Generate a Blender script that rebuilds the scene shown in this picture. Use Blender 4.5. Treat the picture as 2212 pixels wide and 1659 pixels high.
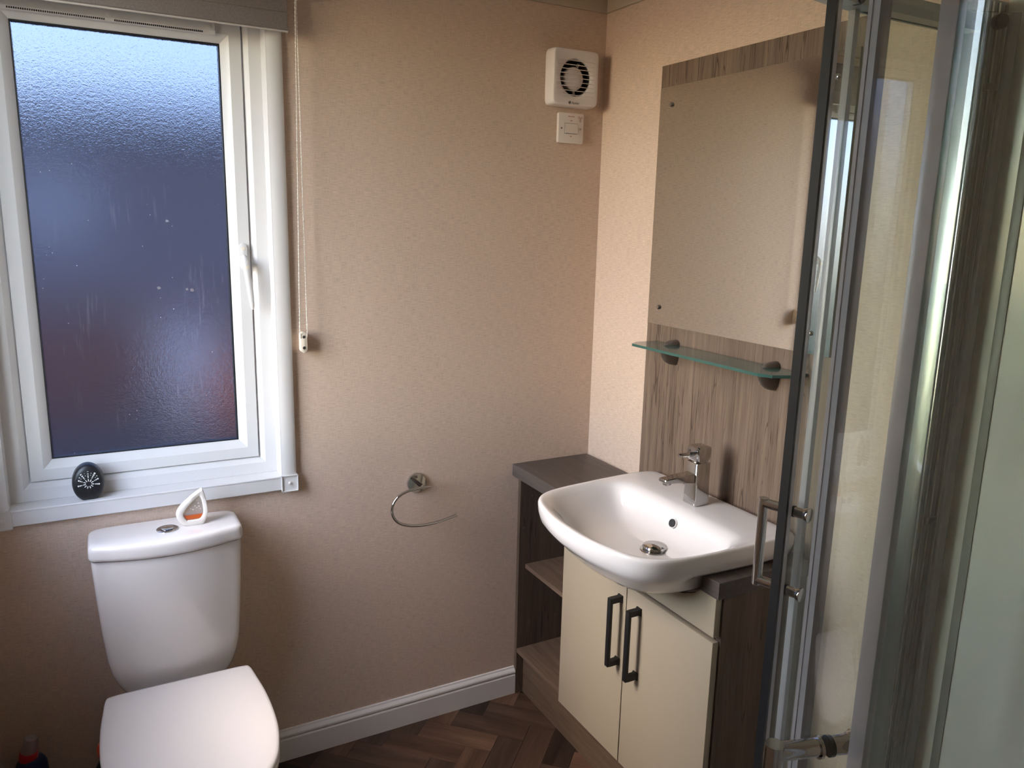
import bpy, bmesh, math, random
from mathutils import Vector, Matrix

SC = bpy.context.scene
for _o in list(bpy.data.objects):
    bpy.data.objects.remove(_o, do_unlink=True)
COL = SC.collection
PI = math.pi
random.seed(7)

# ------------------------------------------------------------------ camera
cam_data = bpy.data.cameras.new('camera')
cam_data.sensor_fit = 'HORIZONTAL'
cam_data.sensor_width = 36.0
cam_data.lens = 27.5575
cam_data.clip_start = 0.02
cam = bpy.data.objects.new('camera', cam_data)
COL.objects.link(cam)
_y, _p, _r = (math.radians(a) for a in (28.5927, 11.6816, 1.33477))
_f = Vector((math.sin(_y) * math.cos(_p), math.cos(_y) * math.cos(_p), -math.sin(_p)))
_rt = Vector((math.cos(_y), -math.sin(_y), 0))
_up = _rt.cross(_f)
_rt2 = _rt * math.cos(_r) + _up * math.sin(_r)
_up2 = _rt2.cross(_f)
M = Matrix(((_rt2.x, _up2.x, -_f.x, -1.42265), (_rt2.y, _up2.y, -_f.y, -2.07292),
            (_rt2.z, _up2.z, -_f.z, 1.54552), (0, 0, 0, 1)))
cam.matrix_world = M
SC.camera = cam

# ------------------------------------------------------------------ light
SUN_EL, SUN_AZ = 1.0, -84.0
world = bpy.data.worlds.new('sky')
SC.world = world
world.use_nodes = True
_n = world.node_tree.nodes
_n.clear()
_sky = _n.new('ShaderNodeTexSky')
_sky.sky_type = 'NISHITA'
_sky.sun_disc = False
_sky.sun_elevation = math.radians(45.0)
_sky.sun_rotation = math.radians(SUN_AZ)
_bg = _n.new('ShaderNodeBackground')
_bg.inputs['Strength'].default_value = 2.4
_ow = _n.new('ShaderNodeOutputWorld')
_sd = bpy.data.lights.new('sun', 'SUN')
_sd.energy = 0.30
_sd.angle = math.radians(26)
_sd.color = (1.0, 0.975, 0.96)
_so = bpy.data.objects.new('sun', _sd)
COL.objects.link(_so)
_so.location = (-8, -.3, 3)
_so.rotation_euler = Vector((math.sin(math.radians(SUN_AZ)) * math.cos(math.radians(SUN_EL)), math.cos(math.radians(SUN_AZ)) * math.cos(math.radians(SUN_EL)), math.sin(math.radians(SUN_EL)))).to_track_quat('Z', 'Y').to_euler()
_hs = _n.new('ShaderNodeHueSaturation')
_hs.inputs['Saturation'].default_value = 0.85
_wm = _n.new('ShaderNodeMix')
_wm.data_type = 'RGBA'
_wm.blend_type = 'MULTIPLY'
_wm.inputs[0].default_value = 1.0
_wm.inputs[7].default_value = (1.09, 1.0, 0.94, 1)
world.node_tree.links.new(_sky.outputs[0], _hs.inputs['Color'])
world.node_tree.links.new(_hs.outputs[0], _wm.inputs[6])
world.node_tree.links.new(_wm.outputs[2], _bg.inputs[0])
world.node_tree.links.new(_bg.outputs[0], _ow.inputs[0])

SC.view_settings.view_transform = 'Standard'
SC.view_settings.look = 'None'
SC.view_settings.gamma = 1.0
SC.view_settings.exposure = 0.5
SC.view_settings.use_curve_mapping = False
SC.cycles.max_bounces = 14
SC.cycles.diffuse_bounces = 8
SC.cycles.glossy_bounces = 8
SC.cycles.transmission_bounces = 12
SC.cycles.transparent_max_bounces = 40
SC.cycles.sample_clamp_indirect = 6.0
SC.cycles.use_denoising = True


# ------------------------------------------------------------------ materials
class NT:
    def __init__(self, name):
        self.m = bpy.data.materials.new(name)
        self.m.use_nodes = True
        self.t = self.m.node_tree
        self.t.nodes.clear()
        self.out = self.t.nodes.new('ShaderNodeOutputMaterial')

    def n(self, kind, **kw):
        nd = self.t.nodes.new(kind)
        for k, v in kw.items():
            if isinstance(v, (int, float, tuple, list)) and k in nd.inputs:
                nd.inputs[k].default_value = v
            else:
                setattr(nd, k, v)
        return nd

    def l(self, a, b):
        self.t.links.new(a, b)

    def pbsdf(self, col, rough, metal=0.0, spec=0.5, coat=0.0):
        b = self.t.nodes.new('ShaderNodeBsdfPrincipled')
        b.inputs['Base Color'].default_value = (*col, 1)
        b.inputs['Roughness'].default_value = rough
        b.inputs['Metallic'].default_value = metal
        b.inputs['Specular IOR Level'].default_value = spec
        b.inputs['Coat Weight'].default_value = coat
        b.inputs['Coat Roughness'].default_value = 0.04
        self.l(b.outputs[0], self.out.inputs[0])
        return b

    def coords(self, scale=(1, 1, 1), kind='Object', rot=(0, 0, 0)):
        tc = self.t.nodes.new('ShaderNodeTexCoord')
        mp = self.t.nodes.new('ShaderNodeMapping')
        mp.inputs['Scale'].default_value = scale
        mp.inputs['Rotation'].default_value = rot
        self.l(tc.outputs[kind], mp.inputs[0])
        return mp.outputs[0]

    def noise(self, vec, scale=5, detail=3, rough=0.5, dist=0.0):
        n = self.t.nodes.new('ShaderNodeTexNoise')
        n.inputs['Scale'].default_value = scale
        n.inputs['Detail'].default_value = detail
        n.inputs['Roughness'].default_value = rough
        n.inputs['Distortion'].default_value = dist
        self.l(vec, n.inputs['Vector'])
        return n.outputs['Fac']

    def ramp(self, fac, stops):
        r = self.t.nodes.new('ShaderNodeValToRGB')
        e = r.color_ramp.elements
        while len(e) < len(stops):
            e.new(0.5)
        for i, (p, c) in enumerate(stops):
            e[i].position = p
            e[i].color = (*c, 1) if len(c) == 3 else c
        self.l(fac, r.inputs[0])
        return r.outputs[0]

    def math(self, op, a, b=None, clamp=False):
        m = self.t.nodes.new('ShaderNodeMath')
        m.operation = op
        m.use_clamp = clamp
        for i, v in enumerate((a, b)):
            if v is None:
                continue
            if isinstance(v, (int, float)):
                m.inputs[i].default_value = v
            else:
                self.l(v, m.inputs[i])
        return m.outputs[0]

    def mix(self, fac, a, b, mode='MIX'):
        m = self.t.nodes.new('ShaderNodeMix')
        m.data_type = 'RGBA'
        m.blend_type = mode
        for i, v in ((0, fac), (6, a), (7, b)):
            if isinstance(v, (int, float)):
                m.inputs[i].default_value = v
            elif isinstance(v, tuple):
                m.inputs[i].default_value = (*v, 1)
            else:
                self.l(v, m.inputs[i])
        return m.outputs[2]

    def bump(self, h, strength=0.2, dist=0.001):
        b = self.t.nodes.new('ShaderNodeBump')
        b.inputs['Strength'].default_value = strength
        b.inputs['Distance'].default_value = dist
        self.l(h, b.inputs['Height'])
        return b.outputs[0]


def plain(name, col, rough=0.5, metal=0.0, spec=0.5, coat=0.0):
    m = NT(name)
    m.pbsdf(col, rough, metal, spec, coat)
    return m.m


def linen(name, col, axes):
    """wallpaper with a fine woven look; axes = (horizontal, vertical) stretch vectors"""
    m = NT(name)
    b = m.pbsdf(col, 0.62, spec=0.3)
    h = m.noise(m.coords(axes[0]), 1.0, 3, 0.6)
    v = m.noise(m.coords(axes[1]), 1.0, 3, 0.6)
    big = m.noise(m.coords((2, 2, 2)), 1.0, 2)
    s = m.math('ADD', m.math('MULTIPLY', h, 0.62), m.math('MULTIPLY', v, 0.38))
    s2 = m.math('ADD', s, m.math('MULTIPLY', m.math('SUBTRACT', big, 0.5), 0.08))
    dark = tuple(c * 0.70 for c in col)
    light = tuple(min(1, c * 1.16) for c in col)
    m.l(m.ramp(s2, [(0.33, dark), (0.5, col), (0.66, light)]), b.inputs['Base Color'])
    m.l(m.bump(s, 0.5, 0.0008), b.inputs['Normal'])
    return m.m


def wood(name, tones, axis='Z', rough=0.55, streak=55, cracks=0.0, spec=0.35, rnd=False, boards=0.0, spread=0.22):
    """grain running along the given axis"""
    m = NT(name)
    b = m.pbsdf(tones[1], rough, spec=spec)
    st = {'X': (2.2, streak, streak), 'Y': (streak, 2.2, streak), 'Z': (streak, streak, 2.2)}[axis]
    st2 = {'X': (1.2, 14, 14), 'Y': (14, 1.2, 14), 'Z': (14, 14, 1.2)}[axis]
    stf = {'X': (14, 420, 420), 'Y': (420, 14, 420), 'Z': (420, 420, 14)}[axis]
    tc = m.coords(st)
    tc2 = m.coords(st2)
    tcf = m.coords(stf)
    if rnd:
        oi = m.n('ShaderNodeObjectInfo')
        off = m.math('MULTIPLY', oi.outputs['Random'], 40.0)
        outs = []
        for v in (tc, tc2, tcf):
            a = m.n('ShaderNodeVectorMath', operation='ADD')
            cx = m.n('ShaderNodeCombineXYZ')
            for k in range(3):
                m.l(off, cx.inputs[k])
            m.l(v, a.inputs[0])
            m.l(cx.outputs[0], a.inputs[1])
            outs.append(a.outputs[0])
        tc, tc2, tcf = outs
    g1 = m.noise(tc, 1.0, 4, 0.6, 0.6)
    g2 = m.noise(tc2, 1.0, 3, 0.55, 1.2)
    gf = m.noise(tcf, 1.0, 2, 0.6)
    s = m.math('ADD', m.math('MULTIPLY', g1, 0.42), m.math('MULTIPLY', g2, 0.30))
    s = m.math('ADD', s, m.math('MULTIPLY', gf, 0.28))
    col = m.ramp(s, [(0.5 - spread, tones[0]), (0.5, tones[1]), (0.5 + spread, tones[2])])
    if rnd:
        k = m.ramp(oi.outputs['Random'], [(0.0, (0.42, 0.40, 0.40)), (0.3, (0.70, 0.67, 0.66)),
                                          (0.6, (1.05, 0.95, 0.88)), (1.0, (1.75, 1.45, 1.28))])
        col = m.mix(1.0, col, k, 'MULTIPLY')
    if boards:
        # printed board joints: dark vertical lines at uneven spacing
        bt = m.noise(m.coords({'X': (0, 1, 1), 'Y': (1, 0, 1), 'Z': (boards, boards, 0.0)}[axis]), 1.0, 0)
        ln = m.ramp(m.math('FRACT', m.math('MULTIPLY', bt, 9.0)),
                    [(0.0, (0.45, 0.42, 0.4)), (0.02, (0.5, 0.47, 0.45)), (0.035, (1, 1, 1)), (1.0, (1, 1, 1))])
        col = m.mix(0.8, col, ln, 'MULTIPLY')
    if cracks:
        cv = m.noise(m.coords({'X': (1.3, 38, 38), 'Y': (38, 1.3, 38), 'Z': (38, 38, 1.3)}[axis]), 1.0, 2, 0.5, 2.0)
        cl = m.ramp(m.math('ABSOLUTE', m.math('SUBTRACT', cv, 0.5)),
                    [(0.0, (0.28, 0.25, 0.23)), (0.008, (0.5, 0.47, 0.45)), (0.02, (1, 1, 1))])
        msk = m.ramp(m.noise(m.coords((6, 6, 3)), 1.0, 1), [(0.40, (0, 0, 0)), (0.52, (1, 1, 1))])
        col = m.mix(m.math('MULTIPLY', msk, cracks), col, m.mix(1.0, col, cl, 'MULTIPLY'))
    m.l(col, b.inputs['Base Color'])
    m.l(m.bump(s, 0.15, 0.0006), b.inputs['Normal'])
    return m.m


def thin_glass(name, tint, f0=0.045, rough=0.0, haze=0.0):
    """sheet glass: straight-through tinted transmission with a Schlick reflection on each face"""
    m = NT(name)
    g = m.n('ShaderNodeNewGeometry')
    d = m.n('ShaderNodeVectorMath', operation='DOT_PRODUCT')
    m.l(g.outputs['Normal'], d.inputs[0])
    m.l(g.outputs['Incoming'], d.inputs[1])
    c = m.math('ABSOLUTE', d.outputs['Value'])
    p = m.math('POWER', m.math('SUBTRACT', 1.0, c, True), 5.0)
    fr = m.math('ADD', m.math('MULTIPLY', p, 1 - f0), f0)
    tr = m.n('ShaderNodeBsdfTransparent', Color=(*tint, 1))
    gl = m.n('ShaderNodeBsdfGlossy', Color=(1, 1, 1, 1), Roughness=rough)
    mx = m.n('ShaderNodeMixShader')
    m.l(fr, mx.inputs[0])
    m.l(tr.outputs[0], mx.inputs[1])
    m.l(gl.outputs[0], mx.inputs[2])
    last = mx.outputs[0]
    if haze:
        df = m.n('ShaderNodeBsdfDiffuse', Color=(0.62, 0.615, 0.63, 1))
        m2 = m.n('ShaderNodeMixShader')
        m2.inputs[0].default_value = haze
        m.l(last, m2.inputs[1])
        m.l(df.outputs[0], m2.inputs[2])
        last = m2.outputs[0]
    m.l(last, m.out.inputs[0])
    return m.m


def pebble_glass(name, textured):
    """obscure glazing: glass with a pebbled relief, its tint standing in for a dimmer, bluer sky, plus dust specks and smears on the inner face"""
    m = NT(name)
    g = m.n('ShaderNodeBsdfGlass', Color=(0.235, 0.26, 0.32, 1), Roughness=0.0, IOR=1.45)  # sky's blue and lower brightness put into the glass colour
    last = g.outputs[0]
    if textured:
        n1 = m.noise(m.coords((1, 1, 1)), 420, 2, 0.5)
        n2 = m.noise(m.coords((1, 1, 1)), 120, 1, 0.5)
        h = m.math('ADD', n1, m.math('MULTIPLY', n2, 0.8))
        m.l(m.bump(h, 0.55, 0.0011), g.inputs['Normal'])
        g.inputs['Roughness'].default_value = 0.10
        # dried smears and specks
        vo = m.n('ShaderNodeTexVoronoi', Scale=55.0)
        m.l(m.coords((1, 1, 1)), vo.inputs['Vector'])
        sp = m.ramp(vo.outputs['Distance'], [(0.0, (1, 1, 1)), (0.035, (1, 1, 1)), (0.05, (0, 0, 0))])
        keep = m.ramp(m.noise(m.coords((1, 1, 1)), 23, 1), [(0.56, (0, 0, 0)), (0.6, (1, 1, 1))])
        sm = m.ramp(m.noise(m.coords((110, 1, 7)), 1.0, 3, 0.7), [(0.55, (0, 0, 0)), (0.75, (1, 1, 1))])
        zone = m.ramp(m.noise(m.coords((5, 1, 5)), 1.0, 2), [(0.5, (0, 0, 0)), (0.62, (1, 1, 1))])
        fac = m.math('ADD', m.math('MULTIPLY', sp, m.math('MULTIPLY', keep, 0.8)),
                     m.math('MULTIPLY', m.math('MULTIPLY', sm, zone), 0.10), True)
        fac = m.math('ADD', fac, 0.02)
        df = m.n('ShaderNodeBsdfDiffuse', Color=(0.8, 0.8, 0.78, 1))
        mx = m.n('ShaderNodeMixShader')
        m.l(fac, mx.inputs[0])
        m.l(last, mx.inputs[1])
        m.l(df.outputs[0], mx.inputs[2])
        last = mx.outputs[0]
    m.l(last, m.out.inputs[0])
    return m.m


MAT = {}
WALLC = (0.625, 0.485, 0.385)
MAT['wall_y'] = linen('linen_wallpaper_back', WALLC, ((45, 45, 750), (850, 850, 35)))
MAT['wall_x'] = linen('linen_wallpaper_side', WALLC, ((45, 45, 750), (850, 850, 35)))
MAT['ceiling'] = plain('ceiling_white', (0.78, 0.76, 0.72), 0.7)
MAT['cornice'] = plain('cornice_taupe', (0.50, 0.42, 0.32), 0.5)
MAT['upvc'] = plain('white_upvc', (0.74, 0.725, 0.71), 0.36, spec=0.4)
MAT['skirting'] = plain('white_painted_skirting', (0.74, 0.71, 0.68), 0.4)
MAT['gasket'] = plain('black_gasket', (0.012, 0.012, 0.014), 0.5)
MAT['ceramic'] = plain('white_ceramic', (0.80, 0.775, 0.76), 0.12, spec=0.55, coat=0.6)
MAT['seat'] = plain('white_seat_plastic', (0.82, 0.79, 0.775), 0.22, spec=0.5)
MAT['chrome'] = plain('chrome', (0.56, 0.55, 0.54), 0.07, 1.0)
MAT['chrome_b'] = plain('satin_chrome', (0.55, 0.545, 0.54), 0.22, 1.0)
MAT['alu'] = plain('grey_aluminium', (0.33, 0.345, 0.345), 0.3, 0.9)
MAT['dark_metal'] = plain('dark_bronze_metal', (0.135, 0.112, 0.095), 0.36, 0.35)
MAT['black_handle'] = plain('matt_black_metal', (0.012, 0.012, 0.013), 0.42, 0.2)
MAT['black'] = plain('black_plastic', (0.016, 0.016, 0.018), 0.4)
MAT['cream'] = plain('cream_gloss_door', (0.355, 0.305, 0.225), 0.28, spec=0.45)
MAT['cream_pl'] = plain('cream_plastic', (0.80, 0.72, 0.60), 0.4)
MAT['ivory'] = plain('ivory_plastic', (0.84, 0.79, 0.72), 0.35)
MAT['fan'] = plain('white_fan_plastic', (0.76, 0.715, 0.70), 0.35)
MAT['fan_dark'] = plain('dark_fan_cavity', (0.02, 0.018, 0.016), 0.7)
MAT['plate'] = plain('white_switch_plastic', (0.72, 0.66, 0.61), 0.35)
MAT['red'] = plain('red_print', (0.42, 0.07, 0.06), 0.5)
MAT['ink'] = plain('black_print', (0.03, 0.03, 0.03), 0.5)
MAT['panel_wood'] = wood('grey_oak_laminate', ((0.075, 0.050, 0.036), (0.165, 0.115, 0.083), (0.25, 0.183, 0.138)),
                         'Z', 0.5, 75, 1.0, boards=3.2)
MAT['dark_wood'] = wood('brown_oak_carcass', ((0.052, 0.035, 0.025), (0.105, 0.073, 0.053), (0.165, 0.118, 0.087)),
                        'Z', 0.5, 40, 0.8)
MAT['shelf_wood'] = wood('brown_oak_shelf', ((0.075, 0.049, 0.034), (0.14, 0.094, 0.066), (0.21, 0.147, 0.106)), 'Y', 0.5, 40, spread=.17)
MAT['worktop'] = wood('dark_charcoal_oak', ((0.045, 0.036, 0.031), (0.085, 0.070, 0.060), (0.135, 0.112, 0.097)), 'Y', 0.42, 70)
MAT['plinth'] = wood('brown_oak_plinth', ((0.055, 0.036, 0.023), (0.105, 0.07, 0.047), (0.16, 0.11, 0.076)), 'Y', 0.5, 40, spread=.17)
MAT['plank'] = wood('walnut_vinyl_plank', ((0.032, 0.020, 0.014), (0.066, 0.042, 0.030), (0.112, 0.074, 0.054)),
                    'X', 0.42, 26, rnd=True, spread=0.15)
MAT['subfloor'] = plain('dark_floor_joint', (0.02, 0.014, 0.01), 0.8)
MAT['mirror'] = plain('mirror_silver', (0.83, 0.83, 0.79), 0.0, 1.0)
MAT['mirror_edge'] = plain('mirror_edge', (0.16, 0.18, 0.17), 0.2, 0.4)
MAT['glass'] = thin_glass('shower_glass', (0.945, 0.965, 0.95))
MAT['added_pane'] = thin_glass('added_window_glass', (0.97, 0.98, 0.97))  # pane of the added left-wall window
MAT['glass_edge'] = thin_glass('glass_edge_green', (0.38, 0.56, 0.52), 0.06, 0.15, 0.22)
MAT['shelf_glass'] = thin_glass('shelf_glass', (0.95, 0.965, 0.95), 0.03)
MAT['shelf_edge'] = plain('shelf_edge_green', (0.04, 0.115, 0.10), 0.12, coat=0.5)
MAT['seal'] = thin_glass('translucent_grey_seal', (0.66, 0.65, 0.68), 0.05, 0.3, 0.38)
MAT['seal_dark'] = plain('black_magnetic_seal', (0.02, 0.02, 0.021), 0.4)
MAT['shower_wall'] = plain('white_gloss_shower_panel', (0.80, 0.785, 0.71), 0.12, spec=0.5)
MAT['joint'] = plain('grey_panel_joint', (0.30, 0.31, 0.28), 0.35)
MAT['tray'] = plain('white_acrylic_tray', (0.8, 0.8, 0.79), 0.2)
MAT['blind'] = NT('grey_brown_blind_fabric').m
MAT['pane_in'] = pebble_glass('obscure_glass_inner', True)
MAT['pane_out'] = pebble_glass('obscure_glass_outer', False)
MAT['clear'] = thin_glass('clear_plastic', (0.86, 0.84, 0.82), 0.045, 0.05, 0.38)
MAT['gel'] = thin_glass('pale_gel_window', (0.93, 0.86, 0.76), 0.045, 0.1, 0.35)
MAT['orange'] = plain('orange_gel', (0.62, 0.12, 0.02), 0.2)
MAT['bottle'] = plain('navy_bottle', (0.012, 0.022, 0.075), 0.3)
MAT['collar'] = plain('red_collar', (0.42, 0.012, 0.018), 0.35)
MAT['orange_cap'] = plain('orange_red_cap', (0.75, 0.09, 0.03), 0.35)
MAT['hole_light'] = plain('painted_hole_light', (0.85, 0.84, 0.8), 0.5)  # white that imitates light showing through the perforations
MAT['splash'] = thin_glass('dried_water_mark', (0.9, 0.9, 0.9), 0.03, 0.3, 0.30)
_bl = NT('blind')
_b = _bl.pbsdf((0.19, 0.165, 0.16), 0.8, spec=0.2)
_bl.l(_bl.ramp(_bl.noise(_bl.coords((300, 300, 300)), 1.0, 2), [(0.3, (0.165, 0.145, 0.14)), (0.7, (0.21, 0.185, 0.18))]), _b.inputs['Base Color'])
MAT['blind'] = _bl.m
MAT['hem'] = plain('blind_hem_tape', (0.52, 0.48, 0.46), 0.5)


# ------------------------------------------------------------------ mesh helpers
ORG = {}


def empty(name, loc, label=None, cat=None, group=None):
    o = bpy.data.objects.new(name, None)
    o.empty_display_size = 0.05
    o.location = loc
    COL.objects.link(o)
    ORG[o.name] = Vector(loc)
    tag(o, label, cat, group)
    return o


def tag(o, label=None, cat=None, group=None, kind=None):
    if label:
        o['label'] = label
    if cat:
        o['category'] = cat
    if group:
        o['group'] = group
    if kind:
        o['kind'] = kind
    return o


def obj(name, bm, mats, parent=None, smooth=35, loc=None):
    """link a bmesh given in world coordinates as ONE object; its origin goes to its thing's origin"""
    base = Vector((0, 0, 0))
    if parent is not None:
        base = ORG[parent.name]
    elif loc is not None:
        base = Vector(loc)
    bmesh.ops.recalc_face_normals(bm, faces=bm.faces[:])
    me = bpy.data.meshes.new(name)
    if base.length > 0:
        bmesh.ops.translate(bm, verts=bm.verts[:], vec=-base)
    bm.to_mesh(me)
    bm.free()
    for m in (mats if isinstance(mats, (list, tuple)) else [mats]):
        me.materials.append(MAT[m] if isinstance(m, str) else m)
    if smooth:
        for p in me.polygons:
            p.use_smooth = True
        me.set_sharp_from_angle(angle=math.radians(smooth))
    o = bpy.data.objects.new(name, me)
    if parent is not None:
        o.parent = parent
    else:
        o.location = base
    COL.objects.link(o)
    ORG[o.name] = base
    return o


def BM():
    return bmesh.new()


def box(bm, x0, x1, y0, y1, z0, z1, bev=0.0, seg=2, mi=0):
    r = bmesh.ops.create_cube(bm, size=1.0)
    vs = r['verts']
    sx, sy, sz = abs(x1 - x0), abs(y1 - y0), abs(z1 - z0)
    for v in vs:
        v.co = Vector(((x0 + x1) / 2 + v.co.x * sx, (y0 + y1) / 2 + v.co.y * sy, (z0 + z1) / 2 + v.co.z * sz))
    fs = {f for v in vs for f in v.link_faces}
    for f in fs:
        f.material_index = mi
    if bev > 0:
        es = list({e for v in vs for e in v.link_edges})
        bmesh.ops.bevel(bm, geom=es, offset=min(bev, sx * .49, sy * .49, sz * .49), segments=seg, affect='EDGES', profile=0.5)
    return bm


def B(*a, **k):
    return box(BM(), *a, **k)


def prism(bm, pts, axis, a0, a1, bev=0.0, seg=2, mi=0):
    """polygon given in the two other axes, extruded along axis from a0 to a1"""
    def P(p, a):
        return {'x': Vector((a, p[0], p[1])), 'y': Vector((p[0], a, p[1])), 'z': Vector((p[0], p[1], a))}[axis]
    lo = [bm.verts.new(P(p, a0)) for p in pts]
    hi = [bm.verts.new(P(p, a1)) for p in pts]
    n = len(pts)
    fs = [bm.faces.new(lo[::-1]), bm.faces.new(hi)]
    for i in range(n):
        fs.append(bm.faces.new((lo[i], lo[(i + 1) % n], hi[(i + 1) % n], hi[i])))
    for f in fs:
        f.material_index = mi
    if bev:
        es = list({e for f in fs[:2] for e in f.edges})
        bmesh.ops.bevel(bm, geom=es, offset=bev, segments=seg, affect='EDGES', profile=0.5)
    return bm


def loft(bm, rings, cap0=True, cap1=True, closed=True, mi=0):
    vr = [[bm.verts.new(Vector(p)) for p in r] for r in rings]
    n = len(vr[0])
    for a, b in zip(vr[:-1], vr[1:]):
        for i in range(n if closed else n - 1):
            j = (i + 1) % n
            f = bm.faces.new((a[i], a[j], b[j], b[i]))
            f.material_index = mi
    if cap0:
        bm.faces.new(vr[0][::-1]).material_index = mi
    if cap1:
        bm.faces.new(vr[-1]).material_index = mi
    return bm


def frame_of(d):
    d = Vector(d).normalized()
    u = d.orthogonal().normalized()
    return d, u, d.cross(u)


def lathe(bm, base, axis, prof, n=32, mi=0, cap0=True, cap1=True):
    """prof = [(radius, distance along axis)]"""
    d, u, v = frame_of(axis)
    base = Vector(base)
    rings = []
    for r, h in prof:
        rings.append([base + d * h + (u * math.cos(2 * PI * i / n) + v * math.sin(2 * PI * i / n)) * max(r, 1e-5) for i in range(n)])
    return loft(bm, rings, cap0, cap1, mi=mi)


def cyl(bm, a, b, r, n=24, mi=0, bev=0.0):
    a, b = Vector(a), Vector(b)
    L = (b - a).length
    if bev:
        return lathe(bm, a, b - a, [(r - bev, 0), (r, bev), (r, L - bev), (r - bev, L)], n, mi)
    return lathe(bm, a, b - a, [(r, 0), (r, L)], n, mi)


def tube(bm, pts, r, n=12, mi=0, cap=True):
    pts = [Vector(p) for p in pts]
    rings = []
    up = None
    for i, p in enumerate(pts):
        t = (pts[min(i + 1, len(pts) - 1)] - pts[max(i - 1, 0)]).normalized()
        if up is None:
            up = t.orthogonal().normalized()
        up = (up - t * up.dot(t)).normalized()
        w = t.cross(up)
        rr = r[i] if isinstance(r, (list, tuple)) else r
        rings.append([p + (up * math.cos(2 * PI * k / n) + w * math.sin(2 * PI * k / n)) * rr for k in range(n)])
    return loft(bm, rings, cap, cap, mi=mi)


def crom(pts, per=8, closed=True):
    out = []
    n = len(pts)
    rng = range(n) if closed else range(n - 1)
    for i in rng:
        if closed:
            p0, p1, p2, p3 = (pts[(i + k - 1) % n] for k in range(4))
        else:
            p0, p1, p2, p3 = (pts[min(max(i + k - 1, 0), n - 1)] for k in range(4))
        for s in range(per):
            t = s / per
            out.append(tuple(0.5 * (2 * b + (c - a) * t + (2 * a - 5 * b + 4 * c - d) * t * t + (3 * b - a - 3 * c + d) * t ** 3)
                             for a, b, c, d in zip(p0, p1, p2, p3)))
    if not closed:
        out.append(tuple(pts[-1]))
    return out


def rrect(x0, x1, z0, z1, r, n=6):
    pts = []
    for cx, cz, a0 in ((x1 - r, z1 - r, 0), (x0 + r, z1 - r, 90), (x0 + r, z0 + r, 180), (x1 - r, z0 + r, 270)):
        for k in range(n + 1):
            a = math.radians(a0 + 90 * k / n)
            pts.append((cx + r * math.cos(a), cz + r * math.sin(a)))
    return pts


def text(name, s, size, loc, parent, mat, shear=0.0, bold=0.0):
    cu = bpy.data.curves.new(name, 'FONT')
    cu.body = s
    cu.size = size
    cu.extrude = 0.0002
    cu.shear = shear
    cu.offset = bold
    cu.align_x = 'CENTER'
    cu.align_y = 'CENTER'
    t = bpy.data.objects.new(name + '_src', cu)
    COL.objects.link(t)
    t.rotation_euler = (PI / 2, 0, 0)
    bpy.context.view_layer.update()
    dg = bpy.context.evaluated_depsgraph_get()
    me = bpy.data.meshes.new_from_object(t.evaluated_get(dg))
    me.transform(Matrix.Rotation(PI / 2, 4, 'X'))
    me.transform(Matrix.Translation(Vector(loc) - ORG[parent.name]))
    me.materials.clear()
    me.materials.append(MAT[mat])
    bpy.data.objects.remove(t, do_unlink=True)
    o = bpy.data.objects.new(name, me)
    o.parent = parent
    COL.objects.link(o)
    ORG[o.name] = ORG[parent.name]
    return o


# ------------------------------------------------------------------ room shell
XL, XR, YB, YF, ZC = -1.688, 0.0, 0.0, -2.30, 2.23
WX0, WX1, WZ0, WZ1 = -1.622, -0.997, 0.860, 2.05      # window opening in the back wall


def struct(name, bm, m, parent=None, smooth=35):
    o = obj(name, bm, m, parent, smooth)
    if parent is None:
        o['kind'] = 'structure'
    return o


bm = BM()
for a in ((XL - .1, WX0, 0, .10, -.05, ZC + .05), (WX1, XR + .1, 0, .10, -.05, ZC + .05),
          (WX0, WX1, 0, .10, -.05, WZ0 - .012), (WX0, WX1, 0, .10, WZ1, ZC + .05)):
    box(bm, *a)
wall_back = struct('wall_back', bm, 'wall_y', smooth=0)
wall_right = struct('wall_right', B(0, .1, YF - .1, 0, -.05, ZC + .05), 'wall_x', smooth=0)
LY0, LY1, LZ0, LZ1 = -.70, -.14, .93, 2.15               # unseen window added in the left wall to let in side light
bm = BM()
for a in ((XL - .1, XL, YF - .1, LY0, -.05, ZC + .05), (XL - .1, XL, LY1, 0, -.05, ZC + .05),
          (XL - .1, XL, LY0, LY1, -.05, LZ0), (XL - .1, XL, LY0, LY1, LZ1, ZC + .05)):
    box(bm, *a)
wall_left = struct('wall_left', bm, 'wall_x', smooth=0)
DX0, DX1, DZ = -1.62, -0.98, 1.97
bm = BM()
for a in ((XL, DX0, YF - .08, YF, -.05, ZC + .05), (DX1, 0, YF - .08, YF, -.05, ZC + .05), (DX0, DX1, YF - .08, YF, DZ, ZC + .05)):
    box(bm, *a)
wall_front = struct('wall_front', bm, 'wall_y', smooth=0)
dr = empty('door_1', ((DX0 + DX1) / 2, YF, 0))
dr['kind'] = 'structure'
obj('leaf', B(DX0 + .003, DX1 - .003, YF - .06, YF - .02, .004, DZ - .003), 'ceiling', dr, 0)
obj('door_handle', cyl(BM(), (DX0 + .06, YF - .02, 1.0), (DX0 + .06, YF + .04, 1.0), .01, 16), 'chrome', dr)
struct('ceiling', B(XL - .1, XR + .1, YF - .1, .1, ZC, ZC + .06), 'ceiling', smooth=0)
struct('trim_1', B(XL, 0, -.008, 0, 2.155, ZC, .002), 'cornice')
struct('trim_2', B(-.008, 0, YF, -.008, 2.155, ZC, .002), 'cornice')

# herringbone floor
floor = struct('floor', B(XL - .1, XR + .1, YF - .1, .1, -.06, -.0028), 'subfloor', smooth=0)
W = 0.079
S2 = math.sqrt(2)
U0, V0 = -0.318, -0.4245


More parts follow.
